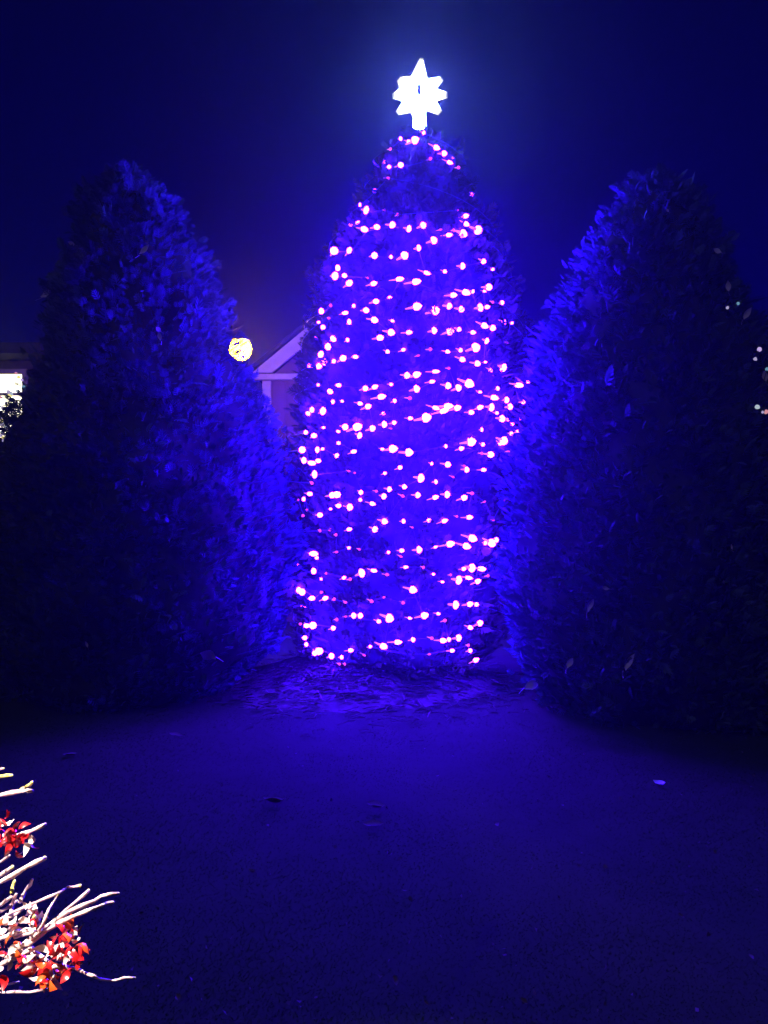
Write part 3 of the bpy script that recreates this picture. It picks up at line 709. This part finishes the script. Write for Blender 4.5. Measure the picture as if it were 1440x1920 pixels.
# (polyline of photo pixels, depth, radius px at start, radius px at end, colour)
TW = [([(-70, 1500), (0, 1491), (45, 1483), (61, 1483)], .86, 7, 4.5, 'w'), ([(36, 1483), (50, 1475), (60, 1468)], .86, 4.5, 4.5, 'y'),
      ([(-60, 1462), (0, 1456), (22, 1453)], .90, 6, 4, 'y'), ([(-50, 1460), (-10, 1446), (6, 1440)], .93, 4, 3, 'p'),
      ([(-60, 1606), (20, 1572), (60, 1557), (86, 1545)], .84, 6, 4.5, 'w'),
      ([(-70, 1690), (0, 1654), (50, 1626), (82, 1610)], .82, 7, 6, 'w'), ([(-60, 1688), (-5, 1645), (22, 1627)], .88, 6, 6, 'w'),
      ([(-60, 1650), (0, 1618), (18, 1604)], .92, 4, 3.5, 'p'), ([(-40, 1722), (0, 1698), (22, 1682)], .85, 6, 4, 'w'),
      ([(20, 1715), (24, 1692), (31, 1676)], .84, 5, 4, 'p'), ([(38, 1690), (50, 1668), (61, 1650)], .83, 5.5, 4, 'w'), ([(22, 1672), (27, 1655)], .9, 5, 4.5, 'y'),
      ([(-60, 1760), (20, 1712), (70, 1690), (112, 1673), (128, 1664), (150, 1660)], .82, 4, 3, 'p'),
      ([(60, 1760), (105, 1725), (140, 1693), (166, 1671)], .80, 4, 4.5, 'p'),
      ([(40, 1775), (85, 1738), (130, 1708), (175, 1690)], .79, 6, 5, 'w'),
      ([(110, 1718), (160, 1700), (190, 1680), (221, 1675)], .80, 5, 4, 'p'),
      ([(50, 1772), (90, 1742), (140, 1717), (185, 1700), (212, 1691)], .78, 7, 4, 'w'),
      ([(30, 1790), (62, 1762), (80, 1735), (92, 1705), (107, 1680)], .79, 5, 3, 'w'),
      ([(-30, 1825), (20, 1800), (60, 1760), (76, 1745), (74, 1726), (64, 1718)], .80, 5, 4, 'w'),
      ([(-50, 1790), (0, 1760), (40, 1748), (66, 1742)], .82, 6, 5, 'w'), ([(-50, 1830), (-5, 1812), (40, 1790), (60, 1778)], .80, 6, 6, 'w'),
      ([(-60, 1750), (-10, 1730), (28, 1716), (48, 1700)], .86, 6, 5, 'w'),
      ([(-40, 1845), (10, 1800), (30, 1775), (58, 1772)], .84, 4, 4, 'p'), ([(26, 1748), (48, 1742), (66, 1746), (50, 1752), (30, 1756)], .80, 5, 4, 'w'),
      ([(100, 1812), (142, 1816), (160, 1824), (185, 1834), (210, 1839), (232, 1834), (252, 1833)], .77, 4.5, 2.6, 'p'),
      ([(-60, 1868), (0, 1861), (55, 1860), (94, 1855)], .80, 3.5, 3, 'p'), ([(-50, 1866), (0, 1854), (14, 1846), (35, 1841)], .84, 3, 3, 'w'),
      ([(-60, 1800), (-10, 1786), (40, 1800), (62, 1806)], .83, 6, 5, 'w'), ([(20, 1790), (58, 1780), (90, 1800), (100, 1830)], .79, 5, 4, 'w'),
      ([(55, 1700), (66, 1712), (60, 1735)], .80, 5, 5, 'w'), ([(-60, 1725), (-20, 1716), (10, 1706), (30, 1690)], .88, 4, 4, 'p')]
MT = {'w': M_twig, 'p': M_ptwig, 'y': M_bud}
bud_bm = lathe_bm([(0, 1.9), (.55, 1.4), (1.0, .5), (.9, -.2), (0.4, -.9), (0, -1.0)], 7)
bud_me = bpy.data.meshes.new('bud'); bud_bm.to_mesh(bud_me); bud_bm.free(); bud_me.materials.append(M_bud)
for p in bud_me.polygons: p.use_smooth = True
for pl, Y, r0, r1, c in TW:
    pts = []
    for k in range(len(pl) - 1):
        for s in (0, .5):
            a_, b_ = pl[k], pl[k + 1]
            pts.append(((a_[0] + (b_[0] - a_[0]) * s), (a_[1] + (b_[1] - a_[1]) * s)))
    pts.append(pl[-1]); n = len(pts)
    w3 = [world(x + random.uniform(-1, 1), y + random.uniform(-1, 1), Y + 0.02 * math.sin(k)) for k, (x, y) in enumerate(pts)]
    rad_ = [(r0 + (r1 - r0) * k / (n - 1)) * Y / F * (0.72 + 0.14 * math.sin(2.7 * k)) for k in range(n)]
    w3.append(w3[-1] + (w3[-1] - w3[-2]).normalized() * rad_[-1] * 1.2); rad_.append(rad_[-1] * .5)
    vs, fs = tube([bl(p) for p in w3], rad_, 7)
    obj_py('twig', vs, fs, MT[c], bush, True)
    if c == 'y' or random.random() < .45:
        d = (w3[-2] - w3[-3]).normalized()
        share('bud', bud_me, bush, bl(w3[-2]), d.to_track_quat('Z', 'Y'), rad_[-2] * 1.15)
rl = leaf_mesh('red_leaf', M_red, 1.5, 0.30); ol = leaf_mesh('orange_leaf', M_orange, 1.7, 0.32); wl = leaf_mesh('pale_leaf', M_whiteleaf, 1.8, 0.24)
for (cx_, cy_, sx, sy, Y, cnt, kinds) in ((22, 1567, 30, 24, .83, 20, 'rrrrrrrw'), (60, 1580, 8, 10, .83, 3, 'wr'), (128, 1762, 24, 16, .77, 13, 'rrwrwo'), (112, 1790, 30, 22, .77, 16, 'rrrwrw'), (60, 1805, 18, 14, .78, 9, 'rwro'),
                              (95, 1830, 16, 14, .76, 10, 'oowor'), (130, 1812, 16, 10, .77, 6, 'ror'), (12, 1748, 20, 14, .80, 9, 'wwow'), (55, 1722, 22, 18, .80, 10, 'wwwr'), (20, 1780, 22, 14, .79, 7, 'rwo'), (5, 1815, 12, 10, .8, 4, 'wr')):
    for k in range(int(cnt * 1.7)):
        p = world(cx_ + random.gauss(0, sx * .55), cy_ + random.gauss(0, sy * .55), Y + random.uniform(-.02, .02))
        c = kinds[k % len(kinds)]; me = {'r': rl, 'o': ol, 'w': wl}[c]
        d = Vector((random.gauss(0, 1), random.gauss(-.5, .8), random.gauss(0.1, .8))).normalized()
        q_ = d.to_track_quat('Y', 'Z') @ Matrix.Rotation(random.uniform(0, 2 * PI), 3, 'Y').to_quaternion()
        share({'r': 'red_leaf', 'o': 'orange_leaf', 'w': 'pale_leaf'}[c], me, bush, bl(p), q_, random.uniform(.009, .017))

# made-up spotlight on a pole, added out of view to brighten the twigs
gp = Vector((-0.72, 0.40, 0.0)); aim = Vector((-0.44, 0.80, 1.06))
gl = thing('added_spotlight', 'unseen pole spotlight added to brighten the twiggy shrub', 'spotlight', gp)
head = Vector((0, 0, 2.02)); dirv = (aim - gp - head).normalized()
vs, fs = tube([(0, 0, -0.08), (0, 0, 0.0), (0, 0, 1.98)], [0.003, 0.014, 0.012], 8); obj_py('pole', vs, fs, M_metal, gl)
ho = obj_bm('lamp_housing', lathe_bm([(0, -0.06), (0.03, -0.055), (0.035, 0.0), (0.042, 0.03), (0.038, 0.03), (0.03, 0.0), (0, -0.01)], 14), M_metal, gl)
ho.location = head; ho.rotation_mode = 'QUATERNION'; ho.rotation_quaternion = dirv.to_track_quat('Z', 'Y')
sp = bpy.data.lights.new('added_spotlight_beam', 'SPOT'); sp.energy = 400; sp.color = (1, 0.86, 0.76); sp.spot_size = R(42); sp.spot_blend = 0.8; sp.shadow_soft_size = 0.02
so = bpy.data.objects.new('added_spotlight_beam', sp); C.objects.link(so); so.location = gp + head + dirv * 0.035
so.rotation_euler = (-dirv).to_track_quat('Z', 'Y').to_euler()

# ------------------------------------------------------------------ damp night air
bm = bmesh.new(); box(bm, (-64, -54, -1.2), (64, 74, 13))
haze = obj_bm('haze', bm, None); haze['kind'] = 'stuff'; haze['label'] = 'damp night air glowing blue round the lit tree'
hm = bpy.data.materials.new('damp_air'); hm.use_nodes = True; n = hm.node_tree; n.nodes.clear()
o = n.nodes.new('ShaderNodeOutputMaterial'); pv = n.nodes.new('ShaderNodeVolumePrincipled')
pv.inputs['Color'].default_value = (0.9, 0.9, 0.95, 1); pv.inputs['Density'].default_value = HAZE_DENSITY; pv.inputs['Anisotropy'].default_value = 0.84
n.links.new(pv.outputs[0], o.inputs['Volume']); haze.data.materials.append(hm)
